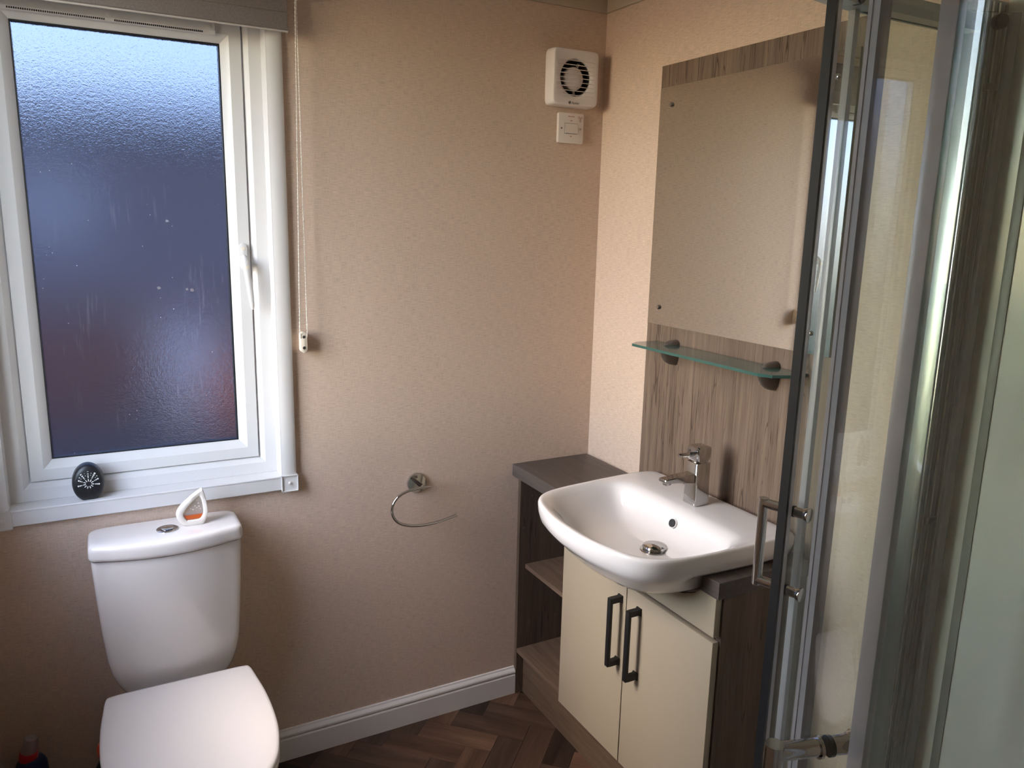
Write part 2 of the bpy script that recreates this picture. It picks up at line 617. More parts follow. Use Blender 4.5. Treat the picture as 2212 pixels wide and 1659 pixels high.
def clip_poly(poly, xa, xb, ya, yb):
    for ax, lim, sgn in ((0, xa, 1), (0, xb, -1), (1, ya, 1), (1, yb, -1)):
        out = []
        for i in range(len(poly)):
            p, q = poly[i], poly[(i + 1) % len(poly)]
            ip, iq = sgn * (p[ax] - lim) >= 0, sgn * (q[ax] - lim) >= 0
            if ip:
                out.append(p)
            if ip != iq:
                t = (lim - p[ax]) / (q[ax] - p[ax])
                out.append((p[0] + t * (q[0] - p[0]), p[1] + t * (q[1] - p[1])))
        poly = out
        if not poly:
            break
    return poly


def plank(u0, u1, v0, v1, along_u):
    g = 0.0005
    c = ((u0 + u1) / 2, (v0 + v1) / 2)
    quad = [(u0 + g, v0 + g), (u1 - g, v0 + g), (u1 - g, v1 - g), (u0 + g, v1 - g)]
    xy = [((u + v) / S2, (v - u) / S2) for u, v in quad]
    pc = clip_poly(xy, XL + .001, -.23, -2.25, -.014)
    if len(pc) < 3:
        return
    area = 0.5 * abs(sum(pc[i][0] * pc[(i + 1) % len(pc)][1] - pc[(i + 1) % len(pc)][0] * pc[i][1] for i in range(len(pc))))
    if area < 2e-4:
        return
    C0 = Vector(((c[0] + c[1]) / S2, (c[1] - c[0]) / S2, 0))
    ang = -PI / 4 if along_u else PI / 4
    R = Matrix.Rotation(-ang, 3, 'Z')
    loc = [R @ (Vector((p[0], p[1], 0)) - C0) for p in pc]
    bm = BM()
    prism(bm, [(p.x, p.y) for p in loc], 'z', -.003, 0)
    me = bpy.data.meshes.new('plank')
    bmesh.ops.recalc_face_normals(bm, faces=bm.faces[:])
    bm.to_mesh(me)
    bm.free()
    me.materials.append(MAT['plank'])
    o = bpy.data.objects.new('plank', me)
    o.location = C0
    o.rotation_euler = (0, 0, ang)
    o.parent = floor
    COL.objects.link(o)


for k in range(-40, 41):
    for j in range(-16, 17):
        a, b = U0 + (k + 3 * j) * W, V0 + (k - 3 * j) * W
        for (u0, u1, v0, v1, al) in ((a, a + 3 * W, b, b + W, True), (a, a + W, b + W, b + 4 * W, False)):
            x, y = ((u0 + u1) + (v0 + v1)) / 2 / S2, ((v0 + v1) - (u0 + u1)) / 2 / S2
            if -1.9 < x < 0 and -1.95 < y < .25:
                plank(u0, u1, v0, v1, al)

# skirting on the back wall: plain board with a moulded top
sk = [(0, 0), (-.014, 0), (-.014, .066), (-.0115, .070), (-.0115, .073), (-.014, .076), (-.0135, .081), (-.010, .086),
      (-.006, .089), (-.004, .094), (0, .095)]


def skirt(name, pts, axis, a0, a1):
    return struct(name, prism(BM(), pts, axis, a0, a1), 'skirting', smooth=20)


skirt('baseboard_back', sk, 'x', XL + .002, -.2625)
skirt('baseboard_left', [(XL - p[0], p[1]) for p in sk], 'y', YF, -.015)

# ------------------------------------------------------------------ outside
struct('lawn_outside', B(-30, -4.2, .12, 30, -.85, -.75), plain('sunny_grass', (0.13, 0.15, 0.05), 0.9), smooth=0)
struct('pavement_outside', B(-4.2, 12, .12, 30, -.85, -.75), plain('dark_paving', (0.05, 0.048, 0.06), 0.8), smooth=0)

# ------------------------------------------------------------------ window
win = empty('window_1', (-1.31, 0, .86))
win['kind'] = 'structure'
GY = .072                                              # inner face of the glass
# architrave (flat trim on the wall face)
obj('architrave', prism(BM(), [(-.997, -.0), (-.997, -.013), (-.990, -.015), (-.967, -.015), (-.959, -.011), (-.957, 0)], 'z', .862, 2.09), 'upvc', win, 30)
obj('architrave', prism(BM(), [(-1.622, 0), (-1.622, -.013), (-1.628, -.015), (-1.652, -.015), (-1.661, -.011), (-1.662, 0)], 'z', .862, 2.09), 'upvc', win, 30)
obj('architrave', B(-1.622, -.997, -.015, 0, 2.05, 2.09, .002), 'upvc', win)
sill_front = [(-.0, .862), (-.0155, .862), (-.0165, .8605), (-.0165, .858), (-.0145, .857), (-.0145, .824), (-.012, .822), (0, .822)]
obj('sill_apron', prism(BM(), sill_front, 'x', -1.616, -1.000), 'upvc', win, 20)
for x0 in (-1.660, -1.000):
    bm = B(x0, x0 + .044, -.0155, 0, .817, .8625)
    for q in ((x0, x0 + .002, .817, .8625), (x0 + .042, x0 + .044, .817, .8625), (x0, x0 + .044, .817, .819), (x0, x0 + .044, .8605, .8625)):
        box(bm, q[0], q[1], -.0185, -.0155, q[2], q[3])
    cb = obj('corner_block', bm, 'upvc', win, 0)
    obj('screw_cap', lathe(BM(), (x0 + .022, -.0155, .84), (0, -1, 0), [(.0042, 0), (.0042, .0015), (.003, .003), (.001, .0036)], 16), 'upvc', cb)
# reveals
obj('sill', B(-1.622, -.997, -.015, .10, .848, .860), 'upvc', win, 0)
obj('reveal', B(-.9985, -.996, -.013, .10, .860, 2.05), 'upvc', win, 0)
obj('reveal', B(-1.623, -1.6205, -.013, .10, .860, 2.05), 'upvc', win, 0)
obj('reveal', B(-1.622, -.997, -.013, .10, 2.048, 2.0505), 'upvc', win, 0)


def ring_frame(name, x0, x1, z0, z1, prof, parent, m):
    """mitred frame: prof = [(inset from the outer edge, y)] swept round the rectangle"""
    bm = BM()
    rings = []
    for d, y in prof:
        rings.append([(x0 + d, y, z0 + d), (x1 - d, y, z0 + d), (x1 - d, y, z1 - d), (x0 + d, y, z1 - d)])
    vr = [[bm.verts.new(p) for p in r] for r in rings]
    k = len(vr)
    for i in range(k):
        a, b = vr[i], vr[(i + 1) % k]
        for j in range(4):
            bm.faces.new((a[j], a[(j + 1) % 4], b[(j + 1) % 4], b[j]))
    return obj(name, bm, m, parent, 20)


# fixed outer frame, opening sash with glazing bead
ring_frame('frame', -1.6205, -.9985, .8605, 2.048, [(0, .095), (0, .044), (.0275, .044), (.0295, .0445), (.0415, .056), (.0430, .060), (.0430, .095)], win, 'upvc')
sash = ring_frame('sash', -1.5755, -1.0435, .9055, 2.003, [(0, .095), (0, .053), (.0015, .051), (.0285, .051), (.031, .0525), (.046, .068), (.0475, .0705), (.0475, .095)], win, 'upvc')
ring_frame('gasket', -1.5295, -1.0895, .9515, 1.957, [(0, .0715), (.0045, .0715), (.0045, .095), (0, .095)], sash, 'gasket')
# pane
bm = B(-1.5262, -1.0928, GY + .003, GY + .009, .9548, 1.9538)
for f in bm.faces:
    f.material_index = 0 if f.calc_center_median().y < GY + .004 else 1
obj('pane', bm, ['pane_in', 'pane_out'], sash, 0)
for sx_, sz_, sr_ in ((-1.234, 1.528, .0042), (-1.263, 1.364, .0048), (-1.186, 1.357, .0060), (-1.198, 1.359, .0042)):
    random.seed(int(sz_ * 1e4))
    rr_ = [sr_ * random.uniform(.6, 1.15) for _ in range(14)]
    obj('dried_splash', prism(BM(), [(sx_ + rr_[q] * math.cos(2 * PI * q / 14), sz_ + rr_[q] * .8 * math.sin(2 * PI * q / 14)) for q in range(14)], 'y', GY + .0022, GY + .0030), 'splash', sash, 0)
# trickle vent along the top of the sash
vb = prism(BM(), [(.051, 1.968), (.0445, 1.970), (.0405, 1.977), (.0405, 1.999), (.0425, 2.001), (.051, 2.001)], 'x', -1.556, -1.103, .001)
vent = obj('trickle_vent', vb, 'upvc', win, 20)
for xc in (-1.54, -1.330, -1.119):
    obj('vent_cap', lathe(BM(), (xc, .0406, 1.986), (0, -1, 0), [(.0075, 0), (.0075, .0006), (.0068, .001)], 20), 'upvc', vent)
bm = BM()
for xa, xb in ((-1.528, -1.338), (-1.320, -1.130)):
    n = int((xb - xa) / .0042)
    for i in range(n):
        x = xa + i * (xb - xa) / n
        box(bm, x, x + .0024, .0415, .0442, 1.9716, 1.9752)
_vs = obj('vent_slots', bm, 'gasket', vent, 0)
_vs['kind'] = 'stuff'
# espagnolette handle
hx, hz = -1.0615, 1.46
hb = obj('handle', prism(BM(), rrect(hx - .0085, hx + .0085, hz - .052, hz + .016, .0083), 'y', .0515, .041, .0015), 'upvc', win)
obj('cover_button', lathe(BM(), (hx, .041, hz + .003), (0, -1, 0), [(.0048, 0), (.0048, .0008), (.004, .0012)], 20), 'cream_pl', hb)
neck = loft(BM(), [[(hx + w * math.cos(a), y, hz + dz + h * math.sin(a)) for a in [2 * PI * i / 20 for i in range(20)]]
                   for y, dz, w, h in ((.043, -.026, .008, .014), (.030, -.030, .0085, .015), (.020, -.034, .0095, .013), (.014, -.038, .0085, .010))])
obj('neck', neck, 'upvc', hb)
lev = []
for s, w, th, dx, yy in ((0, .0085, .006, .0, .018), (.012, .0095, .0065, .001, .017), (.03, .0082, .006, .003, .016), (.06, .0078, .0055, .0065, .015),
                         (.09, .0072, .005, .0095, .0155), (.112, .0058, .0042, .0115, .017), (.121, .003, .003, .0122, .018)):
    zc = hz - .030 - s
    lev.append([(hx + dx + w * math.cos(a), yy - th * math.sin(a), zc) for a in [2 * PI * i / 16 for i in range(16)]])
obj('lever', loft(BM(), lev), 'upvc', hb)
obj('key_button', lathe(BM(), (hx + .0015, .0125, hz - .043), (0, -1, 0), [(.0062, -.003), (.0062, .001), (.0045, .0012), (.0043, .002), (.003, .0024)], 20), 'cream_pl', hb)

added_win = empty('added_window', (XL, (LY0 + LY1) / 2, LZ0))  # unseen window, added so sun and sky light the right wall
added_win['kind'] = 'structure'
bm = BM()
for q in ((LY0, LY0 + .05, LZ0, LZ1), (LY1 - .05, LY1, LZ0, LZ1), (LY0 + .05, LY1 - .05, LZ0, LZ0 + .05), (LY0 + .05, LY1 - .05, LZ1 - .05, LZ1)):
    box(bm, XL - .09, XL - .04, *q)
obj('frame', bm, 'upvc', added_win, 0)
obj('pane', B(XL - .07, XL - .064, LY0 + .05, LY1 - .05, LZ0 + .05, LZ1 - .05), 'added_pane', added_win, 0)
bm = BM()
for q in ((LY0 - .04, LY0, LZ0 - .04, LZ1 + .04), (LY1, LY1 + .04, LZ0 - .04, LZ1 + .04), (LY0, LY1, LZ0 - .04, LZ0), (LY0, LY1, LZ1, LZ1 + .04)):
    box(bm, XL, XL + .014, *q)
obj('architrave', bm, 'upvc', added_win, 0)

# ------------------------------------------------------------------ roller blind
bl = empty('roller_blind', (-1.31, -.035, 2.05), 'grey-brown fabric roller blind rolled up above the white window', 'blind')
hang = [(-.044, 2.075)]
fab = prism(BM(), [(-.0436, 2.08), (-.0430, 2.08), (-.0430, 1.986), (-.0436, 1.986)], 'x', -1.655, -.951)
obj('fabric', fab, 'blind', bl, 0)
obj('hem_bar', prism(BM(), [(-.0455, 2.021), (-.0425, 2.023), (-.040, 2.018), (-.040, 1.984), (-.0425, 1.9805), (-.0455, 1.984)], 'x', -1.653, -.9515), 'blind', bl)
obj('hem_edge', cyl(BM(), (-1.655, -.043, 1.9795), (-.9505, -.043, 1.9795), .0022, 10), 'hem', bl)
obj('roller', cyl(BM(), (-1.66, -.036, 2.095), (-.95, -.036, 2.095), .022, 28), 'blind', bl)
for x0 in (-1.668, -.948):
    obj('bracket', B(x0, x0 + .008, -.062, 0, 2.065, 2.125, .003), 'upvc', bl)
# bead chain: loop from the roller down to the tidy
wheel = obj('chain_wheel', cyl(BM(), (-.940, -.036, 2.095), (-.922, -.036, 2.095), .014, 24, bev=.002), 'upvc', bl)
bm = BM()
zb, zt = 1.247, 2.095
L = [(-.931, -.046, zt), (-.9415, -.0275, zb), (-.9395, -.0265, zb - .012)]
Rr = [(-.925, -.028, zt), (-.9215, -.0255, zb + .004), (-.9225, -.0255, zb - .010)]
for path in (L, Rr):
    tube(bm, path, .0009, 6)
for path in (L[:2], Rr[:2]):
    a, b = Vector(path[0]), Vector(path[1])
    n = int((b - a).length / .0098)
    for i in range(n + 1):
        r = bmesh.ops.create_icosphere(bm, subdivisions=1, radius=.0021)
        bmesh.ops.translate(bm, verts=r['verts'], vec=a + (b - a) * (i / n))
ch = obj('bead_chain', bm, 'ivory', bl)
ch['kind'] = 'stuff'
# chain tidy screwed to the wall
td = empty('chain_tidy', (-.930, 0, 1.225), 'small cream safety clip holding the blind chain to the wall', 'clip')
obj('body', prism(BM(), rrect(-.9385, -.9225, 1.196, 1.250, .007), 'y', -.0, -.026, .002), 'cream_pl', td)
for z in (1.238, 1.209):
    sc = obj('screw', lathe(BM(), (-.9305, -.0258, z), (0, -1, 0), [(.0042, 0), (.0042, .0008), (.0028, .0012)], 16), 'chrome_b', td)
    obj('socket', cyl(BM(), (-.9305, -.0266, z), (-.9305, -.0274, z), .002, 8), 'gasket', sc)

# ------------------------------------------------------------------ toilet
TX = -1.294
tl = empty('toilet', (TX, -.35, 0), 'white close-coupled toilet with closed lid beneath the window', 'toilet')


def tank_ring(z, hw, yb, yf, bulge, r=.02, n=10):
    pts = []
    pts += [(TX - hw + r, yb), (TX, yb), (TX + hw - r, yb)]
    for k in range(1, 5):
        a = PI / 2 - PI / 2 * k / 4
        pts.append((TX + hw - r + r * math.cos(a), yb - r + r * math.sin(a)))
    for k in range(0, 5):
        a = -PI / 2 * k / 4
        pts.append((TX + hw - r + r * math.cos(a), yf + r + r * math.sin(a)))
    for k in range(1, n):
        t = k / n
        x = (hw - r) * (1 - 2 * t)
        pts.append((TX + x, yf - bulge * (1 - (2 * t - 1) ** 2)))
    for k in range(0, 5):
        a = -PI / 2 - PI / 2 * k / 4
        pts.append((TX - hw + r + r * math.cos(a), yf + r + r * math.sin(a)))
    for k in range(0, 4):
        a = PI - PI / 2 * k / 4
        pts.append((TX - hw + r + r * math.cos(a), yb - r + r * math.sin(a)))
    return [(p[0], p[1], z) for p in pts]


yb = -.006
rings = [tank_ring(z, hw, yb, yf, bu) for z, hw, yf, bu in
         ((.362, .100, -.100, .010), (.37, .108, -.110, .014), (.395, .123, -.120, .018), (.42, .136, -.125, .020), (.45, .1455, -.128, .022), (.485, .152, -.129, .024),
          (.56, .159, -.129, .026), (.64, .164, -.127, .028), (.735, .169, -.124, .030), (.7455, .169, -.124, .030))]
obj('cistern', loft(BM(), rings), 'ceramic', tl, 50)
rings = [tank_ring(z, hw, yb, yf, bu) for z, hw, yf, bu in
         ((.7475, .1700, -.126, .030), (.7500, .1725, -.129, .030), (.756, .1735, -.130, .030), (.772, .1728, -.1293, .030), (.7785, .1718, -.1283, .030), (.7822, .1695, -.126, .030),
          (.7845, .166, -.1225, .030), (.7855, .161, -.1175, .029), (.7858, .155, -.1115, .028), (.7862, .12, -.085, .022))]
lid = obj('cistern_lid', loft(BM(), rings), 'ceramic', tl, 60)
bt = obj('flush_button', lathe(BM(), (-1.292, -.080, .785), (0, 0, 1), [(.0255, 0), (.0255, .0026), (.0235, .0038), (.0165, .0030), (.0163, .0022)], 40, cap1=True), 'chrome', tl)
obj('half_flush', lathe(BM(), (-1.292, -.0775, .787), (0, 0, 1), [(.0158, 0), (.0158, .0022), (.013, .0032), (.002, .0024)], 40), 'chrome', bt)

SEAT = [(0, -.178), (.10, -.178), (.150, -.180), (.163, -.190), (.170, -.24), (.1775, -.32), (.1785, -.42), (.170, -.50), (.148, -.575), (.105, -.625), (.05, -.643)]
half = SEAT
full = [(TX + x, y) for x, y in half] + [(TX, -.646)] + [(TX - x, y) for x, y in half[::-1][:-1]]
oc = crom(full, 6)
cx0, cy0 = TX, -.40


def sc_ring(pts, k, z, ky=None):
    ky = k if ky is None else ky
    return [(cx0 + (p[0] - cx0) * k, cy0 + (p[1] - cy0) * ky, z) for p in pts]


obj('lid', loft(BM(), [sc_ring(oc, k, z) for k, z in ((.97, .4165), (.990, .4185), (.999, .4225), (1.0, .4265), (.995, .4305), (.982, .433),
                                                      (.95, .4345), (.80, .4365), (.55, .4375), (.25, .438))]), 'seat', tl, 60)
obj('seat', loft(BM(), [sc_ring(oc, k, z) for k, z in ((.93, .399), (.985, .400), (.995, .404), (.995, .412), (.985, .4155), (.93, .4165))]), 'seat', tl, 50)
bowl = []
for z, k, ky, dy in ((.398, .965, .95, .0), (.385, .965, .95, 0), (.34, .92, .92, .01), (.27, .80, .84, .03), (.18, .62, .74, .05), (.08, .55, .70, .055), (.02, .56, .71, .055), (0, .57, .72, .055)):
    bowl.append([(cx0 + (p[0] - cx0) * k, cy0 + (p[1] - cy0) * ky + dy, z) for p in oc])
obj('bowl', loft(BM(), bowl), 'ceramic', tl, 60)
obj('tank_platform', B(TX - .12, TX + .12, -.20, -.008, .28, .3625, .02, 3), 'ceramic', tl)
for s in (-1, 1):
    obj('hinge', cyl(BM(), (TX + s * .075 - .02, -.172, .412), (TX + s * .075 + .02, -.172, .412), .009, 16), 'chrome', tl)

# ------------------------------------------------------------------ air fresheners
FX, FY = -1.4545, .012
af = empty('air_freshener', (FX, FY, .860), 'round black perforated air freshener standing on the window sill', 'air freshener')


def egg(cx, z0, n=48, s=1.0):
    pts = []
    for i in range(n):
        a = 2 * PI * i / n
        x = math.sin(a)
        z = math.cos(a)
        w = .0345 * (1 - .05 * z)
        px = w * x * s
        pz = .0485 + (.0435 if z > 0 else .050) * z * s
        pts.append((cx + px, max(z0, z0 + pz - .002)))
    return pts


R0 = [(.90, .018), (.97, .0155), (1.0, .011), (1.0, -.009), (.97, -.014), (.90, -.0175), (.75, -.020), (.4, -.0215)]
rings = []
zc = .860 + .046
for s, y in R0:
    rings.append([(FX + (p[0] - FX) * s, FY + y, max(.860, zc + (p[1] - zc) * s)) for p in egg(FX, .860)])
obj('shell', loft(BM(), rings), 'black', af, 60)


def face_y(r):
    return FY - .0217 + .0016 * max(0, r - .0138) / .012


bmw, bmd = BM(), BM()  # pale discs stand in for light through the holes, dark ones for unlit holes
gc = (FX + .001, .860 + .044)
for k in range(11):
    a = 2 * PI * k / 11 + .0
    ux, uz = math.sin(a), math.cos(a)
    # central slot
    p0 = Vector((gc[0] + ux * .0062, face_y(.007), gc[1] + uz * .0062))
    p1 = Vector((gc[0] + ux * .0118, face_y(.012), gc[1] + uz * .0118))
    cyl(bmw, p0, p1, .0010, 8)
    for r, rad in ((.0148, .0011), (.0182, .0014), (.0222, .0017), (.0265, .0020)):
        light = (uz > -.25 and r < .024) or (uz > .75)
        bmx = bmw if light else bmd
        c = Vector((gc[0] + ux * r, face_y(r) + .0004, gc[1] + uz * r * 1.08))
        lathe(bmx, c, (0, -1, 0), [(rad * 1.15, -.001), (rad * 1.15, .0009)], 10)
    a2 = a + PI / 11
    ux, uz = math.sin(a2), math.cos(a2)
    for r, rad in ((.020, .0009), (.0245, .0012)):
        c = Vector((gc[0] + ux * r, face_y(r) + .0004, gc[1] + uz * r * 1.08))
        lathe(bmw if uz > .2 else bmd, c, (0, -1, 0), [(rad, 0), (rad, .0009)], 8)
obj('lit_perforations', bmw, 'hole_light', af)['kind'] = 'stuff'
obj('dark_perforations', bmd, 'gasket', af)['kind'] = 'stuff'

SX, SY, SZ = -1.2305, -.072, .7858
sd = empty('scent_dispenser', (SX, SY, SZ), 'cream teardrop air freshener with orange gel on the cistern lid', 'air freshener')
tear = crom([(-.0155, .0), (.0175, .0), (.0265, .008), (.0335, .028), (.0315, .060), (.0255, .0885), (.018, .0875), (-.004, .073), (-.0275, .053), (-.0385, .035), (-.0375, .020), (-.0285, .007)], 6)
tin = crom([(-.0125, .0150), (.012, .0150), (.020, .022), (.0235, .033), (.0215, .058), (.0175, .0715), (.0135, .0735), (.004, .066), (-.0145, .047), (-.0235, .033), (-.0215, .024), (-.0165, .0165)], 6)


def at(p, y):
    return (SX + p[0], SY + y, SZ + p[1])


def mixp(a, b, t):
    return [(p[0] + (q[0] - p[0]) * t, p[1] + (q[1] - p[1]) * t) for p, q in zip(a, b)]


rings = [[at(p, y) for p in mixp(tear, tin, t)] for t, y in ((.06, .011), (0, .009), (0, -.007), (.05, -.0095), (.14, -.0105), (.80, -.0100), (.93, -.0090), (1, -.007), (1, .009), (.9, .011))]
bm = loft(BM(), rings + [rings[0]], False, False)
bmesh.ops.remove_doubles(bm, verts=bm.verts[:], dist=1e-6)
obj('housing', bm, 'ivory', sd, 50)
gelp = [p for p in tin]
obj('gel_window', prism(BM(), [(SX + p[0] * .99, SZ + .0445 + (p[1] - .0445) * .99) for p in tin], 'y', SY + .006, SY - .004), 'gel', sd, 0)
low = clip_poly([(p[0] * .97, .0445 + (p[1] - .0445) * .97) for p in tin], -1, 1, -1, .0265)
obj('orange_gel', prism(BM(), [(SX + p[0], SZ + p[1]) for p in low], 'y', SY + .004, SY - .0055), 'orange', sd, 0)
bm = BM()
for px, pz, r in ((.010, .064, .0022), (.013, .055, .0019), (.005, .049, .0020), (.014, .047, .0018), (.009, .044, .0014), (.000, .040, .0020), (.017, .040, .0014), (-.006, .043, .0016)):
    lathe(bm, at((px, pz), -.0038), (0, -1, 0), [(r, 0), (r * .8, .0006), (r * .3, .001)], 10)
obj('bubbles', bm, 'ivory', sd)['kind'] = 'stuff'

# ------------------------------------------------------------------ bottles on the floor
bx, by = -1.626, -.075
bo = empty('cleaner_bottle', (bx, by, 0), 'navy cleaner bottle with red collar and clear cap beside the toilet', 'bottle')


def oval(cx, cy, a, b, z, n=24, tilt=0):
    return [(cx + a * math.cos(2 * PI * i / n), cy + b * math.sin(2 * PI * i / n), z + tilt * math.cos(2 * PI * i / n)) for i in range(n)]


obj('body', loft(BM(), [oval(bx, by, a, b, z) for z, a, b in ((0, .032, .024), (.004, .036, .027), (.12, .0365, .028), (.21, .036, .027), (.242, .034, .026), (.254, .029, .024), (.260, .022, .021))]), 'bottle', bo, 60)
cxx = bx - .005
obj('collar', loft(BM(), [oval(cxx + d, by, a, a, z, tilt=-.003) for z, a, d in ((.256, .0195, 0), (.258, .0205, 0), (.275, .0195, .002), (.277, .018, .002))]), 'collar', bo)
obj('spout', loft(BM(), [oval(cxx + d, by, a, a, z) for z, a, d in ((.275, .013, .002), (.287, .010, .005), (.302, .006, .009), (.305, .005, .010))]), 'collar', bo)
obj('clear_cap', loft(BM(), [oval(cxx + d, by, a, a, z, tilt=-.002) for z, a, d in ((.276, .0175, .002), (.295, .0160, .006), (.311, .0145, .010), (.313, .012, .010))]), 'clear', bo)
b2x, b2y = -1.4665, -.100
b2 = empty('orange_capped_bottle', (b2x, b2y, 0), 'dark bottle with orange cap half hidden behind the toilet', 'bottle')
obj('body', lathe(BM(), (b2x, b2y, 0), (0, 0, 1), [(.027, 0), (.030, .003), (.030, .175), (.026, .20), (.016, .222), (.015, .236)], 28), 'black', b2, 60)
obj('cap', lathe(BM(), (b2x, b2y, .231), (0, 0, 1), [(.018, 0), (.0205, .004), (.021, .020), (.018, .030), (.010, .035)], 28), 'orange_cap', b2, 60)

# ------------------------------------------------------------------ extractor fan
fx0, fx1, fz0, fz1 = -.2075, -.0500, 1.879, 2.037
fcx, fcz = -.1305, 1.958
fan = empty('extractor_fan', ((fx0 + fx1) / 2, 0, 1.958), 'square white extractor fan with round dark grille high on the wall', 'fan')


def sqr(s, y, r, n):
    hx, hz = (fx1 - fx0) / 2 * s, (fz1 - fz0) / 2 * s
    cx, cz = (fx0 + fx1) / 2, (fz0 + fz1) / 2
    pts = []
    for i in range(n):
        a = 2 * PI * i / n
        c, q = math.cos(a), math.sin(a)
        e = 2 / 12.0 if r < .5 else 1
        pts.append((cx + hx * math.copysign(abs(c) ** e, c), y, cz + hz * math.copysign(abs(q) ** e, q)))
    return pts


def circ(r, y, n):
    return [(fcx + r * math.cos(2 * PI * i / n), y, fcz + r * math.sin(2 * PI * i / n)) for i in range(n)]


N = 96
rings = [sqr(.985, 0, 0, N), sqr(1.0, -.003, 0, N), sqr(1.0, -.024, 0, N), sqr(.992, -.033, 0, N), sqr(.965, -.0425, 0, N), sqr(.955, -.0445, 0, N), sqr(.945, -.045, 0, N), sqr(.88, -.045, 0, N), circ(.0545, -.045, N),
         circ(.0525, -.0435, N), circ(.0505, -.041, N), circ(.049, -.012, N)]
obj('housing', loft(BM(), rings), ['fan'], fan, 40)
obj('duct_cavity', lathe(BM(), (fcx, -.0125, fcz), (0, -1, 0), [(.0485, 0), (.0485, .001)], 48), 'fan_dark', fan)
obj('duct_lining', loft(BM(), [circ(.0488, -.0135, 48), circ(.0488, -.0405, 48), circ(.0482, -.0405, 48), circ(.0482, -.0135, 48), circ(.0488, -.0135, 48)], False, False), 'fan_dark', fan)
hub = obj('motor_hub', lathe(BM(), (fcx - .001, -.013, fcz - .002), (0, -1, 0), [(.030, 0), (.033, .012), (.033, .020), (.030, .024), (.012, .0255)], 40), 'fan', fan, 50)
for a in (62, 178, 282):
    c, s = math.cos(math.radians(a)), math.sin(math.radians(a))
    obj('strut', cyl(BM(), (fcx + c * .028, -.020, fcz + s * .028), (fcx + c * .0485, -.020, fcz + s * .0485), .0042, 10), 'fan', fan)
for i in range(9):
    z = 2.0035 - i * (2.0035 - 1.9095) / 8
    obj('slat', prism(BM(), [(-.0445, z - .0009), (-.0470, z - .0007), (-.0470, z + .0007), (-.0445, z + .0009)], 'x', fcx - .066, fcx + .064), 'fan', fan, 0)
lg = text('logo_text', 'Xpelair', .0092, (-.1290, -.0452, 1.8878), fan, 'ink', .12, .0)
bm = BM()
for i in range(5):
    a = 2 * PI * i / 5 + .3
    c = Vector((-.1487 + .0021 * math.cos(a), -.0452, 1.8882 + .0021 * math.sin(a)))
    lathe(bm, c, (0, -1, 0), [(.0014, 0), (.0014, .0003)], 10)
o2 = loft(BM(), [[(-.1487 + r * math.cos(2 * PI * i / 24), y, 1.8882 + r * math.sin(2 * PI * i / 24)) for i in range(24)]
                 for r, y in ((.0046, -.0449), (.0046, -.0454), (.0040, -.0454), (.0040, -.0449), (.0046, -.0449))], False, False)
o2.to_mesh(bpy.data.meshes.new('tmp_ring'))
bm.from_mesh(bpy.data.meshes['tmp_ring'])
o2.free()
obj('logo_emblem', bm, 'ink', fan, 0)

# ------------------------------------------------------------------ fan isolator switch
px0, px1, pz0, pz1 = -.1625, -.0765, 1.7785, 1.8645
sw = empty('fan_switch', (-.1195, 0, 1.8215), 'white fan isolator switch plate under the extractor fan', 'switch')
obj('plate', prism(BM(), rrect(px0, px1, pz0, pz1, .004), 'y', 0, -.0115, .0018), 'plate', sw)
mx = (px0 + px1) / 2 + .0
obj('rocker_bezel', B(mx - .0225, mx + .0225, -.0119, -.011, 1.8055, 1.8355, .0003), 'gasket', sw)
bm = BM()
prism(bm, [(-.0115, 1.8063), (-.0155, 1.8065), (-.0135, 1.8205), (-.0122, 1.8347), (-.0115, 1.8347)], 'x', mx - .0217, mx + .0217)
obj('rocker', bm, 'plate', sw, 20)
for x in (px0 + .010, px1 - .010):
    s_ = obj('screw', lathe(BM(), (x, -.0113, 1.8205), (0, -1, 0), [(.0031, 0), (.0031, .0006), (.0024, .0010)], 16), 'chrome_b', sw)
    obj('slot', B(x - .0026, x + .0026, -.0125, -.0122, 1.8201, 1.8209), 'gasket', s_)
text('printed_label', 'ISOLATOR', .0045, (mx, -.0117, 1.8545), sw, 'red')
text('printed_label', 'OFF', .0043, (mx, -.0117, 1.8425), sw, 'red')
text('printed_label', 'ON', .0043, (mx, -.0117, 1.7985), sw, 'red')
bm = BM()
sx, sz = px1 - .0115, 1.8500
for a in (40, 140, 270):
    c, s = math.cos(math.radians(a)), math.sin(math.radians(a))
    pts = []
    for i in range(20):
        b = 2 * PI * i / 20
        lx, lw = .0055 + .0030 * math.cos(b), .0021 * math.sin(b)
        pts.append((sx + lx * c - lw * s, -.0117, sz + lx * s + lw * c))
    tube(bm, pts + pts[:1], .0004, 6, cap=False)
    tube(bm, [(sx, -.0117, sz), (sx + .0028 * c, -.0117, sz + .0028 * s)], .00045, 6)
obj('fan_symbol', bm, 'red', sw)

# ------------------------------------------------------------------ towel ring
tr = empty('towel_ring', (-.608, 0, .785), 'chrome open-ended towel ring on the beige wall', 'towel ring')
obj('wall_rose', lathe(BM(), (-.608, 0, .785), (0, -1, 0), [(.0295, 0), (.0295, .006), (.0285, .008), (.005, .0085)], 48), 'chrome', tr)
obj('post', cyl(BM(), (-.606, -.007, .786), (-.606, -.055, .786), .0065, 20), 'chrome', tr)
ringp = crom([(-.588, -.060, .7885), (-.606, -.060, .7885), (-.632, -.060, .7875), (-.660, -.060, .783), (-.686, -.060, .7705), (-.7025, -.060, .748), (-.704, -.060, .722), (-.691, -.060, .698),
              (-.664, -.060, .682), (-.625, -.060, .674), (-.584, -.060, .6735), (-.540, -.060, .679), (-.503, -.060, .687)], 6, False)
obj('ring', tube(BM(), ringp, .0042, 14), 'chrome', tr)

